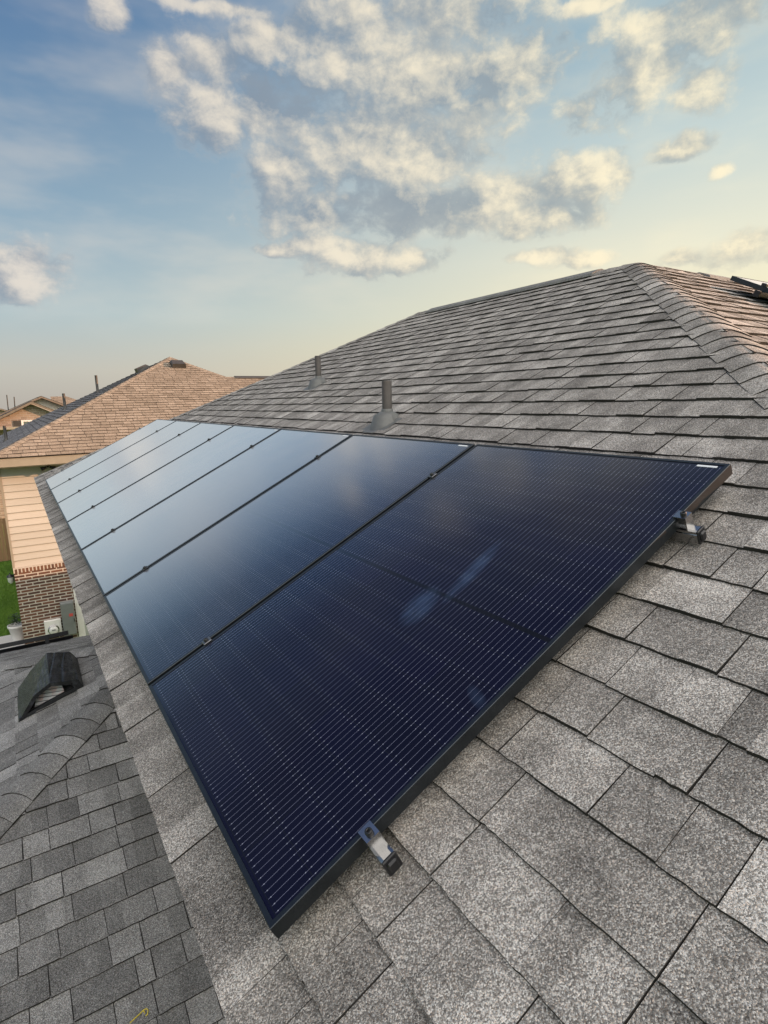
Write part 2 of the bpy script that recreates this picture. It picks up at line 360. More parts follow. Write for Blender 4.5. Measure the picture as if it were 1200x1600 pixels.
def laminate_mat(name, smears=()):
    """solar laminate: dark half-cut cells with fine silver wires under glass. Object x = up the slope, y = along the row"""
    mt, T, b = new_mat(name); P = T.node('ShaderNodeTexCoord').outputs['Object']
    x, y, z = T.sep(P)
    px, py = 0.0915, 0.1855
    y0 = T.math('SUBTRACT', y, 0.0105)
    # wires run up the slope, ten per cell
    fy = T.math('FRACT', T.math('DIVIDE', y0, py/10))
    wire = T.smooth(T.math('ABSOLUTE', T.math('SUBTRACT', fy, 0.5)), 0.024, 0.012)
    near = T.smooth(T.math('ABSOLUTE', T.math('SUBTRACT', fy, 0.5)), 0.085, 0.045)
    xc = T.math('SUBTRACT', T.math('ABSOLUTE', T.math('SUBTRACT', x, 0.85)), 0.0065)
    mid = T.smooth(xc, 0.0015, -0.0005)                      # blank strip across the middle
    edge = T.math('GREATER_THAN', xc, 0.822)                 # blank border along the short edges
    edgey = T.math('GREATER_THAN', T.math('ABSOLUTE', T.math('SUBTRACT', y, 0.567)), 0.5535)
    live = T.math('SUBTRACT', 1.0, T.math('MAXIMUM', T.math('MAXIMUM', mid, edge), edgey), clamp=True)
    fx = T.math('FRACT', T.math('DIVIDE', xc, px))
    dcell = T.math('MULTIPLY', T.math('MINIMUM', fx, T.math('SUBTRACT', 1.0, fx)), px)
    pad = T.smooth(T.math('ABSOLUTE', T.math('SUBTRACT', dcell, 0.0075)), 0.0017, 0.0010)
    dot = T.math('MULTIPLY', near, pad)
    gap = T.smooth(dcell, 0.0013, 0.0007)
    gy = T.math('FRACT', T.math('DIVIDE', y0, py)); gyd = T.math('MULTIPLY', T.math('MINIMUM', gy, T.math('SUBTRACT', 1.0, gy)), py)
    gap = T.math('MAXIMUM', gap, T.smooth(gyd, 0.0014, 0.0008))
    cid = T.comb(T.math('FLOOR', T.math('DIVIDE', xc, px)), T.math('FLOOR', T.math('DIVIDE', y0, py)), T.math('GREATER_THAN', x, 0.85))
    wn = T.node('ShaderNodeTexWhiteNoise', noise_dimensions='3D'); T.put(wn.inputs['Vector'], cid)
    n = T.noise(P, 2.2, 4.0, 0.55)
    cell = T.mix(T.math('ADD', T.math('MULTIPLY', wn.outputs['Value'], 0.45), T.math('MULTIPLY', n, 0.55)), (0.0005, 0.0007, 0.0085, 1), (0.0012, 0.0012, 0.0180, 1))
    c = T.mix(gap, cell, (0.004, 0.005, 0.012, 1))
    c = T.mix(T.math('MULTIPLY', mid, 1.0), c, (0.0025, 0.003, 0.007, 1))
    c = T.mix(T.math('MULTIPLY', T.math('MULTIPLY', wire, live), 0.58), c, (0.36, 0.38, 0.54, 1))
    c = T.mix(T.math('MULTIPLY', T.math('MULTIPLY', dot, live), 0.45), c, (0.45, 0.48, 0.58, 1))
    # thin dust film, plus wiped streaks
    dn = T.noise(P, 5.0, 6.0, 0.65); dn2 = T.noise(P, 160.0, 2.0, 0.5)
    dust = T.math('MULTIPLY', T.smooth(dn, 0.40, 0.85), 0.006)
    sm = None
    for (sx, sy, ang, la, lb, amt) in smears:
        dv = T.vec('SUBTRACT', P, (sx, sy, 0)); ca, sa = math.cos(ang), math.sin(ang)
        a_ = T.math('DIVIDE', T.vec('DOT_PRODUCT', dv, (ca, sa, 0)), la); b_ = T.math('DIVIDE', T.vec('DOT_PRODUCT', dv, (-sa, ca, 0)), lb)
        g = T.math('SUBTRACT', 1.0, T.math('ADD', T.math('MULTIPLY', a_, a_), T.math('MULTIPLY', b_, b_)), clamp=True)
        g = T.math('MULTIPLY', g, amt); sm = g if sm is None else T.math('MAXIMUM', sm, g)
    if sm is not None:
        streak = T.smooth(T.noise(T.vec('MULTIPLY', P, (14.0, 40.0, 1.0)), 1.0, 4.0, 0.6), 0.25, 0.7, 0.3, 1.0)
        sm = T.math('MULTIPLY', sm, streak)
        c = T.mix(T.math('MULTIPLY', sm, 0.22), c, (0.16, 0.28, 0.52, 1))
    c = T.mix(dust, c, (0.42, 0.42, 0.42, 1))
    T.put(b.inputs['Base Color'], c)
    # textured, anti-reflective glass: little reflection face on, a lot at a grazing angle
    b.inputs['Roughness'].default_value = 0.55; b.inputs['Specular IOR Level'].default_value = 0.15
    lw = T.node('ShaderNodeLayerWeight'); lw.inputs['Blend'].default_value = 0.5
    fr = T.ramp(lw.outputs['Facing'], [(0.0, (0.008,)*3+(1,)), (0.36, (0.009,)*3+(1,)), (0.50, (0.048,)*3+(1,)), (0.60, (0.21,)*3+(1,)), (0.70, (0.60,)*3+(1,)), (0.80, (0.93,)*3+(1,)), (1.0, (0.97,)*3+(1,))])
    gl = T.node('ShaderNodeBsdfGlossy'); gl.inputs['Color'].default_value = (0.97, 0.98, 1.0, 1)
    T.put(gl.inputs['Roughness'], T.math('ADD', 0.10, T.math('MULTIPLY', dn, 0.08)))
    ms = T.node('ShaderNodeMixShader'); T.put(ms.inputs[0], fr); T.l.new(b.outputs[0], ms.inputs[1]); T.l.new(gl.outputs[0], ms.inputs[2])
    # pale diffuse sheen mixed in at grazing angles, standing in for brighter sky reflection
    sheen = T.node('ShaderNodeBsdfDiffuse'); sheen.inputs['Color'].default_value = (0.62, 0.63, 0.63, 1)
    m2 = T.node('ShaderNodeMixShader'); T.put(m2.inputs[0], T.math('MULTIPLY', T.smooth(lw.outputs['Facing'], 0.60, 0.90, 0.0, 0.52), T.smooth(dn, 0.2, 0.8, 0.75, 1.0)))
    T.l.new(ms.outputs[0], m2.inputs[1]); T.l.new(sheen.outputs[0], m2.inputs[2])
    T.l.new(m2.outputs[0], [n_ for n_ in T.n if n_.type == 'OUTPUT_MATERIAL'][0].inputs[0])
    return mt


M_LAM = laminate_mat('solar_glass')
M_LAM1 = laminate_mat('solar_glass_smeared', [(0.98, 0.43, 0.16, 0.17, 0.035, 0.75), (0.78, 0.47, 0.30, 0.10, 0.06, 0.75), (0.62, 0.05, 1.2, 0.05, 0.02, 0.35)])

# ------------------------------------------------------------------ shingles
TH = math.atan(0.5); S, C = math.sin(TH), math.cos(TH)
PL = math.atan(1/3); SP = math.sin(PL); CP = math.cos(PL); TP = math.tan(PL)
DOFF = 0.10                                                     # shingle surface below the array glass


def clip(poly, P):
    """clip 2D polygon to convex CCW polygon P"""
    o = poly
    for i in range(len(P)):
        a = P[i]; b = P[(i+1) % len(P)]; nx, ny = -(b[1]-a[1]), b[0]-a[0]
        src = o; o = []
        for j in range(len(src)):
            p, q_ = src[j], src[(j+1) % len(src)]
            dp = (p[0]-a[0])*nx+(p[1]-a[1])*ny; dq = (q_[0]-a[0])*nx+(q_[1]-a[1])*ny
            if dp >= 0: o.append(p)
            if (dp >= 0) != (dq >= 0):
                t = dp/(dp-dq); o.append((p[0]+t*(q_[0]-p[0]), p[1]+t*(q_[1]-p[1])))
        if not o: return o
    return o


def shingles(mb, O, ea, eb, poly, b0, expo=0.1435, seed=1, h0=0.0135, h1=0.003, tsig=0.20, wmin=0.12, wmax=0.30, gap=0.0042, mat=0, base_mat=1, sub=True, first_even=False):
    """courses of laminated tabs over a roof plane: O origin, ea along the eave, eb up the slope, poly (a,b) CCW"""
    rng = random.Random(seed); n = ea.cross(eb).normalized()
    W3 = lambda a, b, h: O + ea*a + eb*b + n*h
    mb.face([W3(a, b, 0.0) for a, b in poly], base_mat, 0.2)
    bs = [p[1] for p in poly]; as_ = [p[0] for p in poly]; bmax = max(bs)
    k = 0
    while b0 + k*expo < bmax:
        lo = b0 + k*expo; hi = lo + expo + 0.012
        a = min(as_) - rng.uniform(0, 0.3); thick = rng.random() < 0.5; prev = 0.5
        while a < max(as_):
            w = rng.uniform(0.16, 0.225) if k == 0 and first_even else rng.uniform(wmin, wmax)
            if rng.random() < 0.12: w *= 0.6
            jog = rng.uniform(-0.0025, 0.0025); lift = rng.uniform(0, 0.0022); ea0, ea1 = a+gap/2, a+w-gap/2
            t = (0.0038 if thick else 0.0) + lift
            parts = [(ea0, ea1)]
            if sub and w > 0.15 and rng.random() < 0.85:
                c_ = rng.uniform(0.25, 0.65); mdl = ea0+(ea1-ea0)*c_; parts = [(ea0, mdl), (mdl, ea1)]
                if w > 0.22 and rng.random() < 0.5:
                    m2 = mdl+(ea1-mdl)*rng.uniform(0.35, 0.7); parts = [(ea0, mdl), (mdl, m2), (m2, ea1)]
            t0 = rng.gauss(0.5, tsig); sg = rng.choice((-1, 1))
            for (s0, s1) in parts:
                sg = -sg; tone = min(1, max(0, t0 + (sg*rng.uniform(0.05, 0.19) if len(parts) > 1 else rng.gauss(0, 0.08))))
                q0 = (s1-s0)/4; sl = rng.uniform(-.0025, .0025) if s1 == ea1 else 0.0
                low = [(s0+q0*i_, lo+jog+(rng.uniform(-.0018, .0018) if sub else 0.0)) for i_ in range(4)] + [(s1+sl, lo+jog)]
                pl = clip(low + [(s1, hi), (s0, hi)], poly)
                if len(pl) < 3: continue
                H = lambda b_: (h0 + t) + (h1 - h0 + (t*0.4-t))*min(1.0, max(0.0, (b_-lo)/expo))
                top = [W3(a_, b_, H(b_)) for a_, b_ in pl]; bot = [W3(a_, b_, -0.001) for a_, b_ in pl]; m_ = len(pl)
                i0 = len(mb.v)
                mb.face(top, mat, tone)
                for j in range(m_):
                    j2 = (j+1) % m_
                    mb.face([top[j], bot[j], bot[j2], top[j2]], base_mat, 0.3)
            a += w; thick = (not thick) if rng.random() < 0.75 else thick
        k += 1


def hip_caps(mb, A, B, sa, sb, seed=3, expo=0.143, hw=0.135, mat=0, lift=0.014, rnd=0.030, thick=0.0085, lip=1):
    """bent cap shingles from the low end A to the high end B; sa, sb: unit vectors down each side"""
    rng = random.Random(seed); L = (B-A).length; d = (B-A).normalized(); nup = (d.cross(sa)).normalized()
    if nup.z < 0: nup = -nup
    na = d.cross(sa).normalized(); nb = sb.cross(d).normalized()
    if na.z < 0: na = -na
    if nb.z < 0: nb = -nb
    prof = [(-1.0, 0), (-0.62, 0), (-0.30, 0), (-0.13, -rnd*0.10), (0.0, -rnd*0.32), (0.13, -rnd*0.10), (0.30, 0), (0.62, 0), (1.0, 0)]
    k = 0
    while k*expo < L:
        s0 = k*expo - 0.004; s1 = min(L, s0 + expo + 0.02); tone = min(1, max(0, rng.gauss(0.5, 0.2))); j1 = rng.uniform(-0.006, 0.006); j2 = rng.uniform(-0.004, 0.004)
        rows = []
        for (s, h) in ((s0, lift+thick), (s1, lift+0.001)):
            row = []
            for (t, dz_) in prof:
                if abs(t) < 1e-6: p = (na+nb).normalized()*(h+dz_)
                elif t < 0: p = sa*(-t*hw + j1) + na*(h*(1.0 if t > -0.9 else 0.75)) + (na+nb).normalized()*dz_
                else: p = sb*(t*hw + j1) + nb*(h*(1.0 if t < 0.9 else 0.75)) + (na+nb).normalized()*dz_
                bow = -0.010*(abs(t)**2) + j2*t
                row.append(A + d*(s+bow) + p)
            rows.append(row)
        i = len(mb.v); n = len(prof)
        fs = [(j, j+1, n+j+1, n+j) for j in range(n-1)]
        mb.add(rows[0]+rows[1], fs, mat, tone, True)
        mb.v[i:] = [tuple(p) for p in rows[0]+rows[1]]
        # front lip and side lips
        dn = [p - (na+nb).normalized()*(thick+0.004) for p in rows[0]]
        mb.add(rows[0]+dn, [(j+1, j, n+j, n+j+1) for j in range(n-1)], lip, 0.2)
        for idx, nn in ((0, na), (n-1, nb)):
            a0, a1 = rows[0][idx], rows[1][idx]
            mb.face([a0, a1, a1-nn*0.05, a0-nn*0.05], lip, 0.1)
        k += 1


# ------------------------------------------------------------------ own house
EX, EY = Vector((1, 0, 0)), Vector((0, 1, 0))
def RP(Y, v, off=0.0):                                           # point on the main roof plane
    return Vector((v*C + (DOFF-off)*S, Y, v*S - (DOFF-off)*C))
house = thing('two_storey_house', 'two storey house under the camera with dark grey shingle roofs carrying the solar array', 'house', (4, 4, GZ))
def hpart(mb, name, mats, parent=None):
    o = mb.build(name, mats, parent or house)
    if parent is None: o.matrix_parent_inverse = Matrix.Translation(-house.location)
    return o
VE, VR, YA, YB = -0.147, 4.82, 2.30, 5.42
k_ = 1/C
YN = YA - (VR-VE)*C                                              # hip corners at the eave (45 degrees in plan)
YF = YB + (VR-VE)*C
apex = RP(YA, VR); ridge2 = RP(YB, VR)
ZE = RP(0, VE).z
mb = MB()
# -X face: a along -Y so that ea x eb points up/out
e_up = Vector((C, 0, S))
shingles(mb, RP(0, 0), -EY, e_up, [(-YF, VE), (-YN, VE), (-YA, VR), (-YB, VR)], VE, seed=5, gap=0.0020, tsig=0.10, h0=0.0122, wmin=0.085, wmax=0.225, first_even=True)
# -Y face (the sunlit end face), meets a cross ridge along +X
f_up = Vector((0, C, S)); XE = 9.6; x0f = apex.x-(VR-VE)*C
shingles(mb, apex-f_up*VR, EX, f_up, [(x0f, VE), (XE, VE), (XE, VR), (apex.x, VR)] if False else [(x0f-apex.x, VE), (XE-apex.x, VE), (XE-apex.x, VR), (0.0, VR)], VE, seed=9, gap=0.0042)
# far slopes
mb.face([apex, Vector((XE, YA, apex.z)), Vector((XE, YA+4.4, apex.z-2.2)), Vector((apex.x+0.01, YA+4.4, apex.z-2.2))], 0, .5)
mb.face([apex, Vector((apex.x+4.4, YA, apex.z-2.2)), Vector((apex.x+4.4, YF, apex.z-2.2)), ridge2], 0, .5)
mb.face([ridge2, Vector((apex.x+4.4, YF, ZE)), Vector((RP(0, VE).x, YF, ZE))], 0, .5)
roof = hpart(mb, 'upper_roof', [M_SH, M_FELT])
mb = MB()
hd = Vector((-1, -1, -0.5)).normalized()
def downside(d, n):                                               # unit vector in plane n, perpendicular to d, pointing down
    s = n.cross(d).normalized(); return s if s.z < 0 else -s
NW, NS, NN, NEE = Vector((-S, 0, C)), Vector((0, -S, C)), Vector((0, S, C)), Vector((S, 0, C))
hip_caps(mb, apex+hd*((VR-VE)*C*1.5), apex, downside(hd, NW), downside(hd, NS), seed=21)
hd2 = Vector((-1, 1, -0.5)).normalized()
hip_caps(mb, ridge2+hd2*((VR-VE)*C*1.5-0.20), ridge2, downside(hd2, NW), downside(hd2, NN), seed=22)
hip_caps(mb, Vector((XE, YA, apex.z)), apex, Vector((0, -C, -S)), Vector((0, C, -S)), seed=23, lift=0.004, rnd=0.06)
hip_caps(mb, ridge2, apex, Vector((-C, 0, -S)), Vector((C, 0, -S)), seed=24)
hpart(mb, 'hip_cap', [M_SH, M_FELT], roof)
mb = MB()
prof = [(-0.145, -0.06), (-0.13, -0.035), (-0.05, 0.004), (0, 0.014), (0.05, 0.004), (0.13, -0.035), (0.145, -0.06)]
mb.prism(prof, RP(2.66, VR)+Vector((0, 0, 0.012)), RP(5.12, VR)+Vector((0, 0, 0.012)), (EX, Vector((0, 0, 1))), 0, 0.3)
hpart(mb, 'ridge_vent', [M_SHL], roof)
mb = MB()
prof2 = [(-0.14, -0.06), (-0.13, -0.03), (-0.03, 0.012), (0.03, 0.012), (0.13, -0.03), (0.14, -0.06)]
mb.prism(prof2, Vector((5.25, YA, apex.z-0.004)), Vector((5.75, YA, apex.z-0.004)), (EY, Vector((0, 0, 1))))
hpart(mb, 'ridge_vent', [M_SHL], roof)
# fascia and soffit
mb = MB(); xf = RP(0, VE).x + 0.045
mb.box((xf, YN+0.05, ZE-0.17), (xf+0.03, YF-0.05, ZE-0.025))
mb.box((xf+0.03, YF-0.08, ZE-0.17), (8.7, YF-0.05, ZE-0.025)); mb.box((xf+0.03, YN+0.05, ZE-0.17), (9.5, YN+0.08, ZE-0.025))
hpart(mb, 'fascia', [M_DARKTRIM])
mb = MB(); mb.box((xf+0.031, YN+0.081, ZE-0.19), (9.4, YF-0.081, ZE-0.172))
hpart(mb, 'soffit', [M_TRIM])
mb = MB(); mb.box((0.33, YN+0.45, GZ), (9.2, YF-0.45, ZE-0.191))
mb.box((-3.15, -0.05, GZ), (0.329, 7.35, -2.33))
hpart(mb, 'wall', [M_SID])

# lower roof: a hipped wing under the main eave
L_up_s = Vector((0, CP, SP)); L_up_w = Vector((CP, 0, SP)); L_up_n = Vector((0, -CP, SP))
XI, YI = 0.523, 3.850; PI_ = Vector((XI, YI, -0.918))    # the two hips meet here, behind the main wall
z0L = PI_.z - (XI-0.07)*TP; ZL = PI_.z - 4.45*TP; dropL = PI_.z - ZL; runL = dropL/TP
mb = MB()
lenb = dropL/SP
XW = 0.329
# near face (drains to -Y): origin at eave under PI_
Oe = PI_ - L_up_s*lenb
shingles(mb, Oe, EX, L_up_s, [(-runL, 0), (XW-XI, 0), (XW-XI, lenb-(XI-XW)/CP), ], 0.0, seed=31, gap=0.0042, h0=0.0115)
Ow = PI_ - L_up_w*lenb
# west face (drains to -X): a along -Y
cutb = lenb-(XI-XW)/CP
shingles(mb, Ow, -EY, L_up_w, [(-runL, 0), (runL, 0), ((XI-XW), cutb), (-(XI-XW), cutb)], 0.0, seed=32, gap=0.0055, h0=0.012)
On = PI_ - L_up_n*lenb
shingles(mb, On, -EX, L_up_n, [(-(XW-XI), 0), (runL, 0), (-(XW-XI), cutb)], 0.0, seed=33, gap=0.0045, h0=0.0115)
lroof = hpart(mb, 'lower_roof', [M_SHL, M_FELT])
NWL, NSL, NNL = Vector((-SP, 0, CP)), Vector((0, -SP, CP)), Vector((0, SP, CP))
h1_ = Vector((-1, -1, -TP)).normalized(); h2_ = Vector((-1, 1, -TP)).normalized(); LL = (runL)*math.sqrt(2+TP*TP)
for hx, nx_, sd_ in ((h1_, NSL, 41), (h2_, NNL, 42)):
    mb = MB(); hip_caps(mb, PI_+hx*LL, PI_+hx*0.30, downside(hx, NWL), downside(hx, nx_), seed=sd_, hw=0.112, lift=0.021, thick=0.011, expo=0.15)
    hpart(mb, 'hip_cap', [M_SHL, M_FELT], lroof)
YG = YI + runL
gut = [(0.0, 0.0), (0.125, 0.0), (0.145, 0.075), (0.145, 0.125), (0.128, 0.125), (0.128, 0.08), (0.112, 0.012), (0.010, 0.012), (0.010, 0.105), (0.0, 0.105)]
mb = MB(); mb.prism(gut, Vector((-3.9, YG-0.012, ZL-0.10)), Vector((0.10, YG-0.012, ZL-0.10)), (EY, Vector((0, 0, 1))))
mb.box((-3.9, YG-0.05, ZL-0.20), (0.32, YG-0.021, ZL-0.03))
hpart(mb, 'gutter', [M_BLK])
# black mounting rail on feet along the far edge of the lower roof
YR = YG - 0.16; zr_ = PI_.z - (YR-YI)*TP
br = thing('mounting_rail', 'black rail on feet along the far edge of the lower roof, behind the hood vent', 'rail', (0.0, YR, zr_))
mb = MB(); Mq = Matrix.Rotation(-PL, 4, 'X')
mb.bbox((-3.4, -0.02, 0.085), (0.03, 0.02, 0.145), 0.003, M=Mq); mb.build('rail_bar', [M_BLK], br)
mb = MB(); mb.bbox((0.031, -0.023, 0.082), (0.038, 0.023, 0.148), 0.002, M=Mq); mb.build('end_cap', [M_BLKPL], br)
for gx in (-2.9, -1.6, -0.26):
    mb = MB(); mb.bbox((gx, -0.06, 0.012), (gx+0.05, 0.05, 0.02), 0.001, M=Mq); mb.bbox((gx, -0.030, 0.0205), (gx+0.05, -0.0205, 0.14), 0.001, M=Mq); mb.build('roof_foot', [M_BLK], br)

# ------------------------------------------------------------------ ground
def grass_mat():
    mt, T, b = new_mat('grass'); P = T.node('ShaderNodeTexCoord').outputs['Object']
    n = T.noise(P, 0.6, 5.0, 0.6); n2 = T.noise(P, 30.0, 4.0, 0.7)
    k = T.math('ADD', T.math('MULTIPLY', n, 0.6), T.math('MULTIPLY', n2, 0.4))
    T.put(b.inputs['Base Color'], T.ramp(k, [(0.3, (0.075, 0.165, 0.016, 1)), (0.5, (0.14, 0.27, 0.028, 1)), (0.7, (0.24, 0.36, 0.05, 1))]))
    b.inputs['Roughness'].default_value = 0.85; bump(T, b, n2, 0.05, 0.8); return mt
M_GRASS = grass_mat()
M_CONC = plain('concrete', (0.60, 0.58, 0.54), 0.85, var=0.12, sc=3.0)
mb = MB(); mb.face([(-900, -900, GZ), (900, -900, GZ), (900, 900, GZ), (-900, 900, GZ)])
tag(mb.build('ground', [M_GRASS]), kind='structure')
mb = MB(); mb.bbox((-2.1, 14.6, GZ-0.05), (-0.66, 17.45, GZ+0.06), 0.01)
tag(mb.build('patio', [M_CONC]), kind='structure')
mb = MB(); rng = random.Random(77)
for i in range(26000):
    x = rng.uniform(-3.6, -0.66); y = rng.uniform(17.5, 27)
    if rng.random() < 0.25: x = rng.uniform(-1.5, -0.66)
    h = rng.uniform(0.03, 0.075); a = rng.uniform(0, 6.28); w = rng.uniform(0.004, 0.009); lx, ly = rng.uniform(-.03, .03), rng.uniform(-.03, .03)
    mb.face([(x-w*math.cos(a), y-w*math.sin(a), GZ), (x+w*math.cos(a), y+w*math.sin(a), GZ), (x+lx, y+ly, GZ+h)], 0, rng.random())
tag(mb.build('lawn_grass', [M_GRASS]), kind='stuff', label='bright green lawn grass beside the neighbouring house', cat='grass')

# ------------------------------------------------------------------ solar array
PW, PH, GAPW = 1.134, 1.6998, 0.02
PITCH = PW + GAPW
def make_frame():
    mb = MB(); t, h = 0.0115, 0.035
    # four mitred bars with chamfered lip
    def bar(p0, p1, q0, q1):                                      # outer edge p0->p1, inner edge q0->q1
        z1, c_ = 0.0, 0.0012
        o0, o1, i0, i1 = Vector(p0), Vector(p1), Vector(q0), Vector(q1)
        d0 = (i0-o0).normalized()*c_*1.4; d1 = (i1-o1).normalized()*c_*1.4
        D_ = Vector((0, 0, -h)); cz = Vector((0, 0, -c_))
        mb.face([o0+d0, o1+d1, i1, i0]); mb.face([o0+cz, o1+cz, o1+d1, o0+d0])
        mb.face([o0+D_, o1+D_, o1+cz, o0+cz]); g = Vector((0, 0, -0.006)); mb.face([i0, i1, i1+g, i0+g])
        in0 = o0+(i0-o0)*0.2; in1 = o1+(i1-o1)*0.2
        mb.face([o1+D_, o0+D_, i0+(i0-o0)*1.5+D_, i1+(i1-o1)*1.5+D_]); mb.face([in0+D_, in1+D_, in1+g, in0+g])
    a, b, c_, d = (0, 0, 0), (PH, 0, 0), (PH, PW, 0), (0, PW, 0)
    A, B, C_, D_ = (t, t, 0), (PH-t, t, 0), (PH-t, PW-t, 0), (t, PW-t, 0)
    bar(a, b, A, B); bar(b, c_, B, C_); bar(c_, d, C_, D_); bar(d, a, D_, A)
    return mb
def make_lam():
    mb = MB(); t = 0.0112; z = -0.0022
    mb.box((t, t, z-0.0045), (PH-t, PW-t, z)); return mb
def make_panel(name, label, loc, rot, lam_mat, group):
    t = thing(name, label, 'solar panel', loc, rot, group)
    make_frame().build('frame', [M_FRAME], t)
    make_lam().build('glass_laminate', [lam_mat], t)
    mb = MB(); mb.box((PH-0.026, 0.030, -0.0024), (PH-0.0175, 0.092, -0.0014)); mb.build('label_sticker', [M_STK], t)
    return t
GRP = 'row of black solar panels on the main roof'
proto = make_panel('solar_panel', 'nearest solar panel, dark navy with wiped blue smears and two shiny end clamps', (0, 0, 0), (0, -TH, 0), M_LAM1, GRP)
LBL = ['second solar panel from the camera, below the nearer brown vent pipe',
       'third solar panel from the camera, blue with faint cell lines',
       'fourth solar panel from the camera, middle of the row of seven',
       'fifth solar panel from the camera, pale blue sky reflection',
       'sixth solar panel from the camera, pale with pinkish cloud reflection',
       'farthest solar panel of the row, at the hip edge facing the tan roof']
second = None
for i in range(1, 7):
    if i == 1:
        second = make_panel('solar_panel', LBL[0], (0, PITCH, 0), (0, -TH, 0), M_LAM, GRP)
    else:
        o = copy_tree(second); o.location = (0, PITCH*i, 0); o['label'] = LBL[i-1]

# rails with clamps and end caps
def make_rail(v, label):
    base = Vector((v*C, 0, v*S))
    t = thing('mounting_rail', label, 'rail', base, (0, -TH, 0), 'rails under the solar row')
    mb = MB(); y0, y1 = -0.050, PITCH*7+0.035
    prof = [(-0.0165, -0.075), (0.0165, -0.075), (0.0165, -0.048), (0.0145, -0.046), (0.0165, -0.044), (0.0165, -0.0365), (0.010, -0.0345), (-0.010, -0.0345), (-0.0165, -0.0365), (-0.0165, -0.044), (-0.0145, -0.046), (-0.0165, -0.048)]
    mb.prism(prof, Vector((0, y0, 0)), Vector((0, y1, 0)), (EX, Vector((0, 0, 1)))); mb.build('rail_bar', [M_ALU], t)
    for y in (y0, y1):
        mb = MB(); s = -1 if y < 0 else 1
        mb.bbox((-0.0178, min(y, y+s*0.006), -0.078), (0.0178, max(y, y+s*0.006), -0.034), 0.002)
        mb.bbox((-0.012, min(y, y+s*0.012), -0.070), (0.012, max(y, y+s*0.012), -0.042), 0.004); mb.build('end_cap', [M_BLK], t)
    for k in range(9):                                            # L feet
        y = 0.25 + k*0.97
        mb = MB(); mb.box((-0.032, y, -0.097), (0.03, y+0.045, -0.0895)); mb.box((0.0195, y, -0.0895), (0.026, y+0.045, -0.045)); mb.build('roof_foot', [M_ALU], t)
    for i in range(1, 7):
        y = PITCH*i - GAPW/2
        mb = MB(); mb.bbox((-0.016, y-0.017, 0.0015), (0.016, y+0.017, 0.0050), 0.0012); mb.box((-0.015, y-0.006, -0.036), (0.015, y+0.006, 0.0015))
        c = mb.build('mid_clamp', [M_STEEL if i == 1 else M_BLK], t)
        mb = MB(); mb.lathe([(0.0085, 0.0056), (0.0085, 0.0115), (0.007, 0.0135), (0.0035, 0.0135), (0.0035, 0.009)], 12, M=Matrix.Translation((0, y, 0))); mb.build('bolt', [M_BLK], c)
    for y, s in ((0.0, -1), (PITCH*7-GAPW, 1)):
        mb = MB(); prof = [(0.010*-s, 0.0015), (0.010*-s, 0.006), (0.027*s, 0.006), (0.027*s, -0.0365), (0.023*s, -0.0365), (0.023*s, -0.016), (0.0035*s, -0.016), (0.0035*s, 0.0015)]
        mb.prism(prof, Vector((-0.0165, y, 0)), Vector((0.0165, y, 0)), (EY, Vector((0, 0, 1))))
        c = mb.build('end_clamp', [M_ALU], t)
        mb = MB(); mb.lathe([(0.0085, 0.0062), (0.0085, 0.0125), (0.0075, 0.0145), (0.004, 0.0145), (0.004, 0.010)], 12, M=Matrix.Translation((0, y+s*0.013, 0))); mb.build('bolt', [M_BLK], c)
    return t
make_rail(0.243, 'lower aluminium rail under the row of panels, its capped end sticking out near the eave')
make_rail(1.4135, 'upper aluminium rail under the row of panels, its capped end sticking out up the slope')

# second array on the sunlit end face
oB = Vector((4.65, 1.66, 1.88)) - Vector((0, C, S))*PH
a2 = make_panel('solar_panel', 'lone solar panel on the sunlit roof face beyond the hip at right', oB, (0, 0, 0), M_LAM, None)
# local x = up the slope (+Y), local y = along -X ... mirrored so the sticker side lies outward
MX = Matrix(((0, 1, 0), (C, 0, 0), (S, 0, 0)))                     # columns: x->(0,C,S), y->(1,0,0)
nrm = Vector((0, C, S)).cross(Vector((-1, 0, 0)))                  # outward normal
MX = Matrix((Vector((0, C, S)), Vector((-1, 0, 0)), nrm)).transposed()
a2.rotation_euler = MX.to_euler(); a2.location = oB + EX*PW
rl = thing('mounting_rail', 'short aluminium rail end under the solar panel on the sunlit roof face', 'rail', oB + Vector((0, C, S))*1.42, MX.to_euler())
mb = MB(); mb.bbox((-0.02, -1.6, -0.075), (0.02, 0.055, -0.0365), 0.002); mb.build('rail_bar', [M_ALU], rl)
mb = MB(); mb.bbox((-0.024, 0.0552, -0.08), (0.024, 0.068, -0.033), 0.003); mb.build('end_cap', [M_BLK], rl)
mb = MB(); mb.bbox((-0.02, -0.010, 0.0015), (0.02, 0.03, 0.022), 0.002); mb.build('end_clamp', [M_BLK], rl)
mb = MB(); mb.box((-0.03, -0.3, -0.097), (0.03, -0.25, -0.076)); mb.build('roof_foot', [M_ALU], rl)

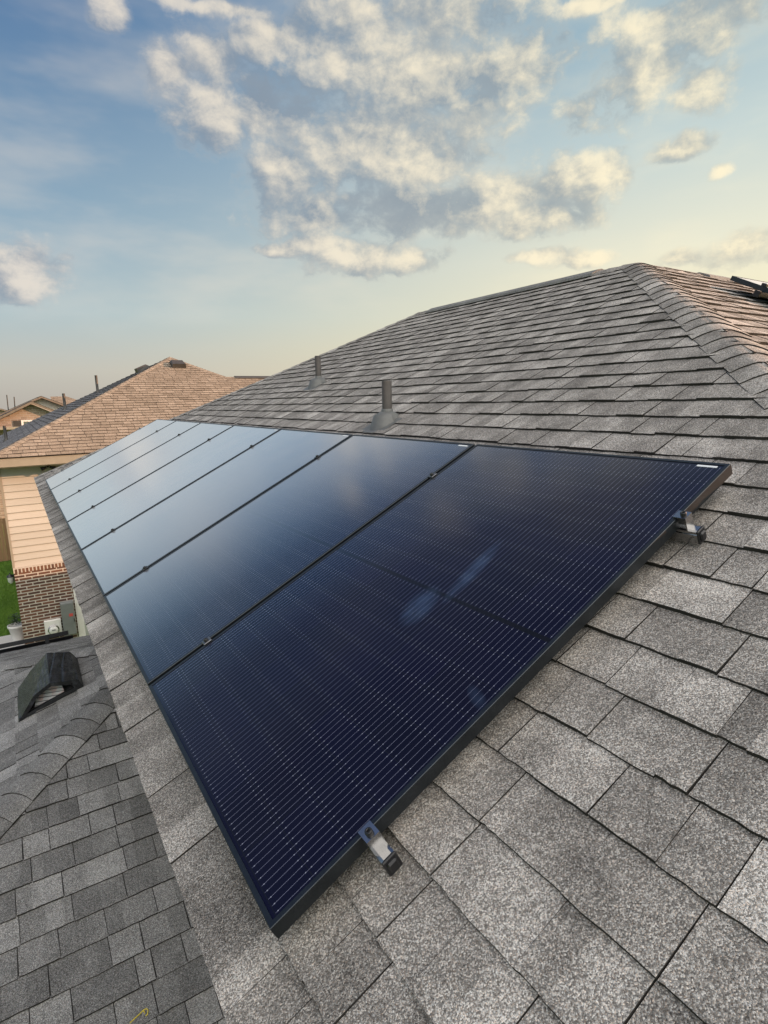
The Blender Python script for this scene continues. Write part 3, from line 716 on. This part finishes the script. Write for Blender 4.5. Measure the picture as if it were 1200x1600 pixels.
# ------------------------------------------------------------------ vent pipes through the main roof
def vent_pipe(P, label, rp, hp, sc):
    t = thing('vent_pipe', label, 'vent pipe', P, (0, 0, 0), 'plumbing vent pipes on the main roof')
    mb = MB(); mb.lathe([(rp, -0.05), (rp, hp), (rp*0.86, hp), (rp*0.86, hp-0.05)], 28); mb.build('pipe', [M_PIPE], t)
    # boot: sloping cone, long on the downhill side
    mb = MB(); n = 32; rows = []
    for (k, up_) in ((0.0, 0), (0.12, 0), (0.80, 1), (0.90, 1), (1.0, 1)):
        row = []
        for i in range(n):
            a = 2*math.pi*i/n; ca, sa = math.cos(a), math.sin(a)
            rb = 0.095*sc*(1.25 if ca < 0 else 0.95)
            bx, by = rb*ca*0.98 - 0.012*sc, rb*sa*0.82
            base_ = Vector((bx, by, bx*0.5 + 0.012)); tz = 0.066*sc
            if k == 0.0: p = base_
            elif k == 0.12: p = Vector((bx*0.95, by*0.95, bx*0.5*0.95 + 0.020))
            elif k == 0.80: p = Vector((bx*0.72, by*0.76, tz-0.010 + bx*0.10))
            elif k == 0.9: p = Vector((rp*1.35*ca, rp*1.35*sa, tz+0.004))
            else: p = Vector((rp*1.03*ca, rp*1.03*sa, tz+0.006))
            row.append(p)
        rows.append(row)
    vs = [p for r_ in rows for p in r_]
    mb.add(vs, [(j*n+i, j*n+(i+1) % n, (j+1)*n+(i+1) % n, (j+1)*n+i) for j in range(4) for i in range(n)], 0, .5, True)
    boot = mb.build('boot', [M_BOOT], t)
    mb = MB(); Mr = Matrix.Rotation(-TH, 4, 'Y')
    mb.bbox((-0.155*sc, -0.13*sc, 0.0125), (0.04*sc, 0.13*sc, 0.0145), 0.0006, M=Mr); mb.build('flange', [M_BOOT], boot)
    mb = MB(); mb.lathe([(rp*1.20, 0.064*sc), (rp*1.18, 0.084*sc), (rp*1.01, 0.087*sc)], 24); mb.build('collar', [M_BOOT], boot)
    return t
vent_pipe(RP(2.42, 2.03), 'nearer and larger brown vent pipe in a grey boot, just above the second solar panel', 0.0335, 0.275, 1.05)
vent_pipe(RP(4.74, 2.755), 'farther and smaller brown vent pipe in a grey boot, closer to the far hip', 0.0310, 0.295, 1.0)

# ------------------------------------------------------------------ black hood vent on the lower roof
def louvre_mat():
    mt, T, b = new_mat('pink_grey_label'); P = T.node('ShaderNodeTexCoord').outputs['Object']
    x, y, z = T.sep(P); st = T.math('FRACT', T.math('MULTIPLY', z, 46.0)); n = T.noise(P, 22, 2)
    c = T.mix(T.smooth(n, 0.4, 0.6), (0.80, 0.80, 0.80, 1), (0.78, 0.60, 0.57, 1))
    T.put(b.inputs['Base Color'], T.mix(T.smooth(st, 0.72, 0.80), c, (0.16, 0.15, 0.15, 1))); b.inputs['Roughness'].default_value = 0.6
    return mt
def textured_plastic():
    mt, T, b = new_mat('pebbled_black_plastic'); P = T.node('ShaderNodeTexCoord').outputs['Object']
    x, y, z = T.sep(P)
    gx = T.math('ABSOLUTE', T.math('SUBTRACT', T.math('FRACT', T.math('MULTIPLY', y, 48.0)), 0.5)); gy = T.math('ABSOLUTE', T.math('SUBTRACT', T.math('FRACT', T.math('MULTIPLY', z, 70.0)), 0.5))
    h = T.math('MINIMUM', T.smooth(gx, 0.5, 0.3), T.smooth(gy, 0.5, 0.3)); n = T.noise(P, 60, 4)
    sc_ = T.smooth(T.noise(T.vec('MULTIPLY', P, (22, 9, 22)), 1.0, 6.0, 0.75), 0.46, 0.62)
    T.put(b.inputs['Base Color'], T.mix(T.math('MULTIPLY', sc_, 0.5), (0.010, 0.010, 0.012, 1), (0.075, 0.080, 0.095, 1)))
    T.put(b.inputs['Roughness'], T.smooth(n, 0.3, 0.7, 0.25, 0.5)); bump(T, b, T.math('ADD', h, T.math('MULTIPLY', n, 0.3)), 0.003, 0.8); return mt
ZV = lambda X: z0L + (X-0.07)*TP + 0.012                            # lower west roof surface
XV0, XV1, YV0, YV1 = -0.51, -0.072, 3.71, 4.31
hv = thing('roof_vent', 'black plastic hood vent standing on the lower roof at the left', 'roof vent', (XV0, YV0, ZV(XV0)))
def V(x, y, z): return Vector((x-XV0, y-YV0, z-ZV(XV0)))
F0 = [(XV0, ZV(XV0)), (-0.395, ZV(-0.395)+0.135), (-0.285, ZV(-0.285)+0.165), (-0.10, ZV(-0.10)+0.075), (XV1, ZV(XV1))]   # front profile
B0 = [(XV0+0.0, ZV(XV0)), (-0.40, ZV(-0.40)+0.10), (-0.275, ZV(-0.275)+0.175), (-0.11, ZV(-0.11)+0.085), (XV1+0.01, ZV(XV1))]
mb = MB(); n = len(F0)
fo = [V(x, YV0, z) for x, z in F0]; bo = [V(x, YV1-0.02, z) for x, z in B0]
ins = lambda pr, y: [V(-0.285+(x+0.285)*(0.86 if x < -0.285 else 0.74), y, z if i in (0, n-1) else z-0.026) for i, (x, z) in enumerate(pr)]
fi = ins(F0, YV0); bi = ins(B0, YV1-0.06)
for i in range(n-1):
    mb.face([fo[i], fo[i+1], bo[i+1], bo[i]]); mb.face([fi[i+1], fi[i], bi[i], bi[i+1]]); mb.face([fo[i+1], fo[i], fi[i], fi[i+1]])
mb.face(list(bo)); mb.face(list(reversed(bi)))
hv_h = mb.build('hood', [textured_plastic()], hv)
mb = MB()
mb.add([V(-0.50, YV0+0.004, ZV(-0.50)+0.002), V(-0.09, YV0+0.004, ZV(-0.09)+0.002), V(-0.09, YV0+0.004, ZV(-0.09)+0.026), V(-0.50, YV0+0.004, ZV(-0.50)+0.026),
        V(-0.50, YV0+0.03, ZV(-0.50)+0.002), V(-0.09, YV0+0.03, ZV(-0.09)+0.002), V(-0.09, YV0+0.03, ZV(-0.09)+0.026), V(-0.50, YV0+0.03, ZV(-0.50)+0.026)],
       [(0,1,2,3),(7,6,5,4),(3,2,6,7),(1,0,4,5),(0,3,7,4),(1,5,6,2)])
mb.build('lower_lip', [M_BLKPL], hv)
mb = MB()
mb.face([V(-0.40, YV0+0.06, ZV(-0.40)+0.018), V(-0.20, YV0+0.06, ZV(-0.20)+0.018), V(-0.215, YV0+0.10, ZV(-0.215)+0.085), V(-0.26, YV0+0.105, ZV(-0.26)+0.095), V(-0.385, YV0+0.10, ZV(-0.385)+0.065)])
mb.build('inner_label', [louvre_mat()], hv)
# yellow bit of wire on the lower roof
zl = lambda Y: PI_.z - (YI-Y)*TP + 0.016
M_YEL = plain('yellow_plastic', (0.75, 0.60, 0.06), 0.5, var=0.1)
mb = MB(); YW, XWr = 1.475, -0.130
ey = Vector((0, CP, SP)); pts = [EX*(-0.042)+ey*(-0.010), EX*(-0.02)+ey*(-0.003), EX*0.0+ey*0.003, EX*0.018+ey*0.010, EX*0.030+ey*0.010, EX*0.036+ey*0.0, EX*0.030+ey*(-0.014), EX*0.022+ey*(-0.016)]
mb.tube(pts, 0.0022, 8); mb.tube([EX*0.016+ey*0.009, EX*0.022+ey*(-0.001), EX*0.018+ey*(-0.004)], 0.0018, 8)
wt = mb.build('zip_tie', [M_YEL]); wt.location = (XWr, YW, zl(YW)); tag(wt, 'small bent yellow zip tie lying on the lower grey shingles', 'zip tie')

# ------------------------------------------------------------------ neighbouring house
YN2 = 14.0; XC = -0.62; ZEN = -0.20
nb_ = thing('brick_house', 'neighbouring house with tan hipped roof, cream siding above brown brick', 'house', (4, 18, GZ))
def npart(mb, name, mats, parent=None):
    o = mb.build(name, mats, parent or nb_)
    if parent is None: o.matrix_parent_inverse = Matrix.Translation(-nb_.location)
    return o
zbt = -2.56
mb = MB(); rng = random.Random(4); z = zbt + 0.012; ex = 0.155
while z < ZEN-0.10:
    z1 = min(z+ex+0.012, ZEN-0.02); tn = rng.random()
    mb.add([(XC, YN2-0.024, z), (12, YN2-0.024, z), (12, YN2-0.004, z1), (XC, YN2-0.004, z1), (XC, YN2, z), (12, YN2, z), (12, YN2, z1), (XC, YN2, z1)],
           [(0,1,2,3), (1,0,4,5), (0,3,7,4)], 0, tn)
    mb.add([(XC-0.024, YN2, z), (XC-0.024, 23.6, z), (XC-0.006, 23.6, z1), (XC-0.006, YN2, z1)], [(1,0,3,2)], 0, tn)
    mb.face([(XC, YN2, z), (XC-0.024, YN2, z), (XC-0.024, 23.6, z), (XC, 23.6, z)], 0, tn)
    z += ex
mb.box((XC, YN2, zbt), (12, 23.6, ZEN))
npart(mb, 'siding_wall', [M_SID])
mb = MB(); mb.box((XC-0.03, YN2-0.030, ZEN-2.35), (XC+0.012, YN2-0.0245, ZEN-0.03)); mb.box((XC-0.0335, YN2-0.0245, ZEN-2.35), (XC-0.0245, YN2+0.09, ZEN-0.03)); npart(mb, 'corner_trim', [M_TRIM])
mb = MB(); mb.box((XC-0.02, YN2-0.06, GZ-0.1), (12, 23.58, zbt-0.105)); npart(mb, 'brick_wall', [M_BRICK])
mb = MB(); mb.box((XC-0.028, YN2-0.068, zbt-0.104), (12, 23.57, zbt+0.01)); npart(mb, 'brick_course', [M_SOLD])
mb = MB(); mb.box((0.46, YN2-0.10, -5.2), (1.45, YN2-0.0605, -2.95)); npart(mb, 'white_panel', [M_WHITE])
# roof
pN = Vector((4.2, 18.62, 2.43)); runN = 5.02; yE = pN.y-runN; zE2 = pN.z-runN*0.5; xl = pN.x-runN
mb = MB(); lenN = runN/C
tn_up = Vector((0, C, S)); O_ = Vector((pN.x, yE, zE2))
zr = 1.77; xr = pN.x + (pN.z-zr)*2; br_ = (zr-zE2)/S
shingles(mb, O_, EX, tn_up, [(-runN, 0), (xr-pN.x, 0), (xr-pN.x, br_), (0, lenN)], 0.0, seed=51, h0=0.016, tsig=0.17, gap=0.008, wmin=0.17, wmax=0.32, sub=False)
shingles(mb, O_, EX, tn_up, [(xr-pN.x, 0), (11, 0), (11, br_), (xr-pN.x, br_)], 0.0, seed=52, h0=0.016, tsig=0.17, gap=0.008, wmin=0.17, wmax=0.32, sub=False)
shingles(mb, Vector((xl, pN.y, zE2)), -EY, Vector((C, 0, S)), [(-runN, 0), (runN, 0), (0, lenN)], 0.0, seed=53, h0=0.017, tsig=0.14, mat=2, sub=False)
pr_ = Vector((xr, yE+br_*C, zr))
mb.face([pN, Vector((xl, pN.y+runN, zE2)), Vector((pN.x+runN, pN.y+runN, zE2))], 0, .5); mb.face([pN, pr_, Vector((pr_.x, pN.y+4, zE2)), Vector((pN.x+runN, pN.y+runN, zE2))], 0, .5)
mb.face([pr_, Vector((pN.x+11, pr_.y, zr)), Vector((pN.x+11, pr_.y+5, zr-2.4)), Vector((pr_.x, pr_.y+5, zr-2.4))], 0, .5)
nroof = npart(mb, 'roof', [M_TAN, M_FELT, M_DGR])
mb = MB(); d1 = Vector((-1, -1, -0.5)).normalized(); d2 = Vector((1, -1, -0.5)).normalized()
hip_caps(mb, pN+d1*(runN*1.5), pN, downside(d1, NW), downside(d1, NS), seed=61)
hip_caps(mb, pr_, pN, downside(d2, NS), downside(d2, NEE), seed=62)
npart(mb, 'hip_cap', [M_TAN, M_FELT], nroof)
mb = MB(); mb.prism(prof, pr_+Vector((0.3, 0, 0.02)), pr_+Vector((5, 0, 0.02)), (EY, Vector((0, 0, 1)))); npart(mb, 'ridge_vent', [M_DARKTRIM], nroof)
def box_vent(P, n_, upv, side, w=0.42, l=0.42, h=0.13):
    mb = MB(); Mx = Matrix((side, upv, n_)).transposed().to_4x4(); Mx.translation = P
    vs = [Vector(p) for p in ((-w/2, -l/2, 0.0), (w/2, -l/2, 0.0), (w/2, l/2, 0.0), (-w/2, l/2, 0.0), (-w*.46, -l*.46, h), (w*.46, -l*.46, h), (w*.40, l*.30, h*0.9), (-w*.40, l*.30, h*0.9))]
    mb.add([Mx @ p for p in vs], [(0,3,2,1),(4,5,6,7),(0,1,5,4),(1,2,6,5),(2,3,7,6),(3,0,4,7)])
    return npart(mb, 'roof_vent', [M_DARKTRIM], nroof)
box_vent(Vector((4.28, 18.03, 2.14+0.01)), NS, tn_up, EX)
box_vent(Vector((3.42, 18.9, 2.43-0.78*0.5+0.01)), NW, Vector((C, 0, S)), -EY)
for (x, y, h) in ((2.05, 18.9, 0.52), (1.10, 18.6, 0.46), (-0.45, 17.2, 0.4)):
    mb = MB(); zz = zE2 + (x-xl)*0.5
    mb.lathe([(0.12, -0.08), (0.045, 0.06), (0.038, 0.07), (0.038, h)], 14, M=Matrix.Translation((x, y, zz))); npart(mb, 'vent_pipe', [M_DARKTRIM], nroof)
mb = MB(); mb.box((xl+0.03, yE+0.02, zE2-0.19), (12.5, yE+0.045, zE2-0.012)); mb.box((xl+0.02, yE+0.046, zE2-0.19), (xl+0.045, 23.6, zE2-0.012)); npart(mb, 'fascia', [M_TRIM])
mb = MB(); mb.box((xl+0.046, yE+0.046, zE2-0.21), (12.4, 23.6, zE2-0.192)); npart(mb, 'soffit', [M_TRIM])

# things mounted on the neighbour's wall
M_GREYBOX = plain('grey_box', (0.20, 0.215, 0.215), 0.5, 0.2, var=0.08)
M_RED = plain('red_sticker', (0.55, 0.09, 0.08), 0.5, var=0.1)
M_GLASSY = plain('meter_glass', (0.62, 0.62, 0.60), 0.12, 0.0, var=0.1)
eb = thing('electrical_panel', 'tall grey electrical cabinet with a red sticker on the brown brick wall', 'electrical box', (0.155, YN2-0.06, -4.30))
mb = MB(); mb.bbox((0, -0.16, 0), (0.27, -0.0015, 0.80), 0.008); mb.build('cabinet', [M_GREYBOX], eb)
mb = MB(); mb.bbox((0.010, -0.176, 0.02), (0.26, -0.161, 0.78), 0.005); dr = mb.build('door', [M_GREYBOX], eb)
mb = MB(); mb.box((0.15, -0.179, 0.46), (0.23, -0.1765, 0.53)); mb.build('sticker', [M_RED], dr)
mb = MB(); mb.bbox((0.235, -0.19, 0.32), (0.25, -0.1765, 0.40), 0.003); mb.build('latch', [M_BLK], dr)
em = thing('electric_meter', 'round glass electricity meter on a pale square box on the brick wall', 'meter', (-0.21, YN2-0.06, -4.30))
mb = MB(); mb.bbox((0, -0.10, 0), (0.34, -0.0015, 0.42), 0.008); mb.build('meter_box', [M_WHITE], em)
mb = MB(); Mm = Matrix.Translation((0.17, -0.1005, 0.20)) @ Matrix.Rotation(R(90), 4, 'X')
mb.lathe([(0.115, 0.0), (0.115, 0.02), (0.10, 0.025)], 28, M=Mm); mb.build('ring', [M_ALU], em)
mb = MB(); mb.lathe([(0.092, 0.024), (0.092, 0.09), (0.08, 0.115), (0.05, 0.125), (0.0, 0.127)], 28, M=Mm, cap=False); mb.build('meter_dome', [M_GLASSY], em)
mb = MB(); mb.box((0.135, -0.2325, 0.215), (0.205, -0.2285, 0.24)); mb.build('display', [M_GREYBOX], em)
sl = thing('soffit_light', 'small dark floodlight hanging under the tan roof soffit', 'floodlight', (0.28, 13.85, zE2-0.21))
mb = MB(); mb.lathe([(0.05, 0.0), (0.05, -0.03), (0.02, -0.03), (0.02, -0.06)], 14); mb.build('base', [M_BLK], sl)
for s in (-1, 1):
    mb = MB(); mb.lathe([(0.02, 0.0), (0.035, 0.05), (0.055, 0.11), (0.05, 0.115), (0.0, 0.105)], 16, M=Matrix.Translation((s*0.03, 0, -0.06)) @ Matrix.Rotation(R(110)*s, 4, 'Y')); mb.build('lamp_head', [M_BLK], sl)
wl = thing('wall_lantern', 'small black lantern on the side corner of the brick wall above the lawn', 'lantern', (XC-0.02, YN2+0.12, -2.88))
mb = MB(); mb.bbox((-0.02, -0.05, 0), (-0.001, 0.05, 0.16), 0.003); mb.build('bracket', [M_BLK], wl)
mb = MB(); mb.lathe([(0.03, -0.04), (0.055, 0.0), (0.06, 0.11)], 8, M=Matrix.Translation((-0.085, 0, 0))); mb.build('lamp_glass', [M_GLASSY], wl)
mb = MB(); mb.lathe([(0.075, 0.11), (0.06, 0.145), (0.012, 0.17), (0.012, 0.20)], 8, M=Matrix.Translation((-0.085, 0, 0))); mb.box((-0.09, -0.01, 0.12), (-0.02, 0.01, 0.14)); mb.build('cap', [M_BLK], wl)
# flower pot on the patio
fp = thing('flower_pot', 'white tapered flower pot with a leafy plant on the pale patio', 'flower pot', (-0.83, 16.95, GZ+0.06))
mb = MB(); mb.lathe([(0.13, 0.0), (0.20, 0.36), (0.215, 0.36), (0.215, 0.42), (0.19, 0.42), (0.18, 0.36), (0.0, 0.355)], 24, cap=False); mb.face([(0.13*math.cos(a*.2618), 0.13*math.sin(a*.2618), 0) for a in range(24)]); mb.build('pot', [M_WHITE], fp)
M_LEAF = plain('dark_leaf', (0.06, 0.095, 0.045), 0.6, var=0.4, sc=9)
mb = MB(); rng = random.Random(8)
for i in range(170):
    a = rng.uniform(0, 6.28); e_ = rng.uniform(0.1, 1.5); rr = rng.uniform(0.06, 0.26)
    p = Vector((rr*math.cos(a)*math.cos(e_), rr*math.sin(a)*math.cos(e_), 0.42 + rr*1.3*math.sin(e_)))
    d_ = Vector((math.cos(a), math.sin(a), rng.uniform(-.2, .9))).normalized(); s_ = d_.cross(Vector((0, 0, 1))).normalized(); l_ = rng.uniform(.05, .10)
    mb.face([p-d_*l_*.5, p+s_*l_*.28, p+d_*l_*.5, p-s_*l_*.28])
mb.build('plant', [M_LEAF], fp)

# ------------------------------------------------------------------ back fence and far houses
def wood_mat():
    mt, T, b = new_mat('cedar'); P = T.node('ShaderNodeTexCoord').outputs['Object']
    at = T.node('ShaderNodeAttribute', attribute_name='tone').outputs['Fac']; n = T.noise(T.vec('MULTIPLY', P, (14, 14, 1.2)), 2.0, 5.0, 0.6)
    k = T.math('ADD', T.math('MULTIPLY', at, 0.5), T.math('MULTIPLY', n, 0.5))
    T.put(b.inputs['Base Color'], T.ramp(k, [(0.2, (0.19, 0.10, 0.05, 1)), (0.8, (0.42, 0.25, 0.13, 1))])); b.inputs['Roughness'].default_value = 0.8; return mt
M_WOOD = wood_mat()
fn = thing('wooden_fence', 'reddish wooden board fence at the back of the lawn', 'fence', (-3, 26.9, GZ))
mb = MB(); x = -9.0; rng = random.Random(12)
while x < 4:
    w = 0.138; mb.box((x+3, -0.012, 0.05), (x+3+w, 0.008+rng.uniform(0, .006), 1.83+rng.uniform(-.01, .01)), 0, rng.random()); x += w+0.006
mb.build('boards', [M_WOOD], fn)
mb = MB()
for zz in (0.3, 0.95, 1.6): mb.box((-6, 0.0145, zz), (7, 0.055, zz+0.09), 0, 0.4)
mb.build('cross_rails', [M_WOOD], fn)
for k in range(6):
    mb = MB(); mb.box((-6+k*2.4, 0.056, 0), (-5.9+k*2.4, 0.15, 1.8), 0, 0.3); mb.build('post', [M_WOOD], fn)

M_BARGE = plain('brown_trim', (0.17, 0.14, 0.11), 0.7)
def far_house(name, label, apexP, halfw, slope, depth, wall_mat, roof_mat, ov=0.35, over_front=0.3):
    """gabled house, gable facing -Y; apexP = top of the gable roof"""
    t = thing(name, label, 'house', (apexP.x, apexP.y, GZ)); zt = apexP.z-GZ; ze = zt - halfw*slope
    mb = MB(); w = halfw-ov; zw = zt-0.14-ov*0.0
    prof = [(-w, 0), (w, 0), (w, zt-0.16-w*slope), (0, zt-0.16), (-w, zt-0.16-w*slope)]
    mb.prism(prof, Vector((0, 0, 0)), Vector((0, depth, 0)), (EX, Vector((0, 0, 1)))); mb.build('wall', [wall_mat], t)
    mb = MB()
    for s in (-1, 1):
        up_ = Vector((-s, 0, slope)).normalized(); L = math.hypot(halfw, halfw*slope)
        if s < 0: shingles(mb, Vector((-halfw, 0, ze)), -EY, up_, [(-depth-.3, 0), (over_front, 0), (over_front, L), (-depth-.3, L)], 0, 0.145, seed=71, sub=False)
        else: shingles(mb, Vector((halfw, 0, ze)), EY, up_, [(-over_front, 0), (depth+.3, 0), (depth+.3, L), (-over_front, L)], 0, 0.145, seed=72, sub=False)
    mb.build('roof', [roof_mat, M_FELT], t)
    mb = MB(); th = 0.13
    for s in (-1, 1):
        mb.add([(0, -over_front-.02, zt-0.01), (s*halfw, -over_front-.02, ze-0.01), (s*halfw, -over_front-.02, ze-th), (0, -over_front-.02, zt-th), (0, -over_front+.01, zt-0.01), (s*halfw, -over_front+.01, ze-0.01), (s*halfw, -over_front+.01, ze-th), (0, -over_front+.01, zt-th)],
               [(0,1,2,3),(7,6,5,4),(0,4,5,1),(2,6,7,3),(1,5,6,2)])
    mb.build('barge_board', [M_BARGE], t)
    return t
def PX(x, y, Y):                                                    # a point seen at a measured bearing, on the plane Y
    d = fw + r2*((x-600)/896.29) - u2*((y-800)/896.29); return CAM + d*((Y-CAM.y)/d.y)
aA = PX(49, 627, 36.0)
M_OLD = brick_mat('weathered_brick', (0.40, 0.30, 0.23, 1), (0.25, 0.19, 0.15, 1), (0.46, 0.42, 0.37, 1), 0.12, 0.30)
hA = far_house('gabled_house', 'far house with a weathered brick gable and white framed window, behind the tan roof', aA, 5.2, 0.50, 6.0, M_OLD, M_DGR)
wP = PX(45, 672, 36.0); wx, wz = wP.x-aA.x, wP.z-GZ
mb = MB()
for (x0, x1, z0_, z1_) in ((-.30, .42, .46, .54), (-.30, .42, -.9, -.82), (-.30, -.20, -.82, .46), (.34, .42, -.82, .46), (.05, .09, -.82, .46)):
    mb.box((wx+x0, -0.05, wz+z0_), (wx+x1, -0.002, wz+z1_))
wA = mb.build('window', [M_WHITE], hA)
mb = MB(); mb.box((wx-.199, -0.025, wz-.819), (wx+.339, -0.003, wz+.459)); mb.build('pane', [plain('dark_glass', (0.13, 0.17, 0.14), 0.25)], wA)
mb = MB(); mb.box((wx-.66, -0.04, wz-.85), (wx-.31, -0.002, wz+.52)); mb.build('shutter', [M_DARKTRIM], hA)
bP = PX(16, 667, 36.0)
mb = MB(); mb.box((-5.2, -0.6, bP.z-GZ-0.12), (bP.x-aA.x+0.9, -0.002, bP.z-GZ)); mb.build('porch_eave', [M_TRIM], hA)
aB = PX(64, 619, 44.0)
hB = far_house('gabled_house', 'far house with a plain cream gable rising behind the weathered brick gable', aB, 5.6, 0.45, 7.0, M_SID, M_TAN)
rA, rB = PX(66, 619.5, 48.0), PX(104, 619.5, 48.0); oB_ = Vector((aB.x, aB.y, GZ)); zr2 = min(rA.z, rB.z)
mb = MB(); e0, e1 = Vector((rA.x-4, 44.3, zr2-1.75)), Vector((rB.x+3.5, 44.3, zr2-1.75)); rA.z = rB.z = zr2
shingles(mb, Vector((rA.x, 44.3, zr2-1.7))-oB_, EX, Vector((0, 3.7, 1.7)).normalized(), [(0.5, 0), (rB.x-rA.x+3.7, 0), (rB.x-rA.x, 4.07), (0.5, 4.07)], 0, seed=73, sub=False)
mb.face([rB-oB_, Vector((rB.x+3.7, 44.3, zr2-1.7))-oB_, Vector((rB.x+3.7, 51.7, zr2-1.7))-oB_], 0, .5)
mb.build('side_roof', [M_TAN, M_FELT], hB)
aC = PX(-6, 637, 75.0)
far_house('gabled_house', 'farthest low tan house at the left edge of the skyline', aC, 7.0, 0.35, 8.0, M_PINKBR, M_TAN)
aD = PX(-28, 728, 40.0)
hD = far_house('gabled_house', 'pinkish brick house with a pale band beyond the wooden fence at the left edge', aD, 7.0, 0.40, 8.0, M_PINKBR, M_TAN)
zb = PX(5, 778, 39.6).z
mb = MB(); mb.box((-6.4, -0.06, zb-GZ-0.1), (6.4, -0.002, zb-GZ+0.12)); mb.build('pale_band', [M_WHITE], hD)
for (xb, yb, xt, yt, lb) in ((13.8, 648, 10.5, 617, 'leftmost thin dark pole leaning above the far roofs'), (24, 646, 22, 620, 'second thin dark pole, just right of the leftmost one, above the far roofs')):
    p0 = PX(xb, yb, 50.0); p1 = PX(xt, yt, 50.0)
    t = thing('mast', lb, 'pole', (p0.x, p0.y, GZ))
    mb = MB(); d_ = p1-p0; q0 = p0 + d_*((GZ-p0.z)/d_.z); mb.tube([q0-Vector((p0.x, p0.y, GZ)), p1-Vector((p0.x, p0.y, GZ))], 0.034, 8); mb.build('pole', [M_DARKTRIM], t)

# ------------------------------------------------------------------ lift everything so that the ground is at z = 0
for o in list(COL.objects):
    if o.parent is None and o.type != 'LIGHT': o.location.z += -GZ
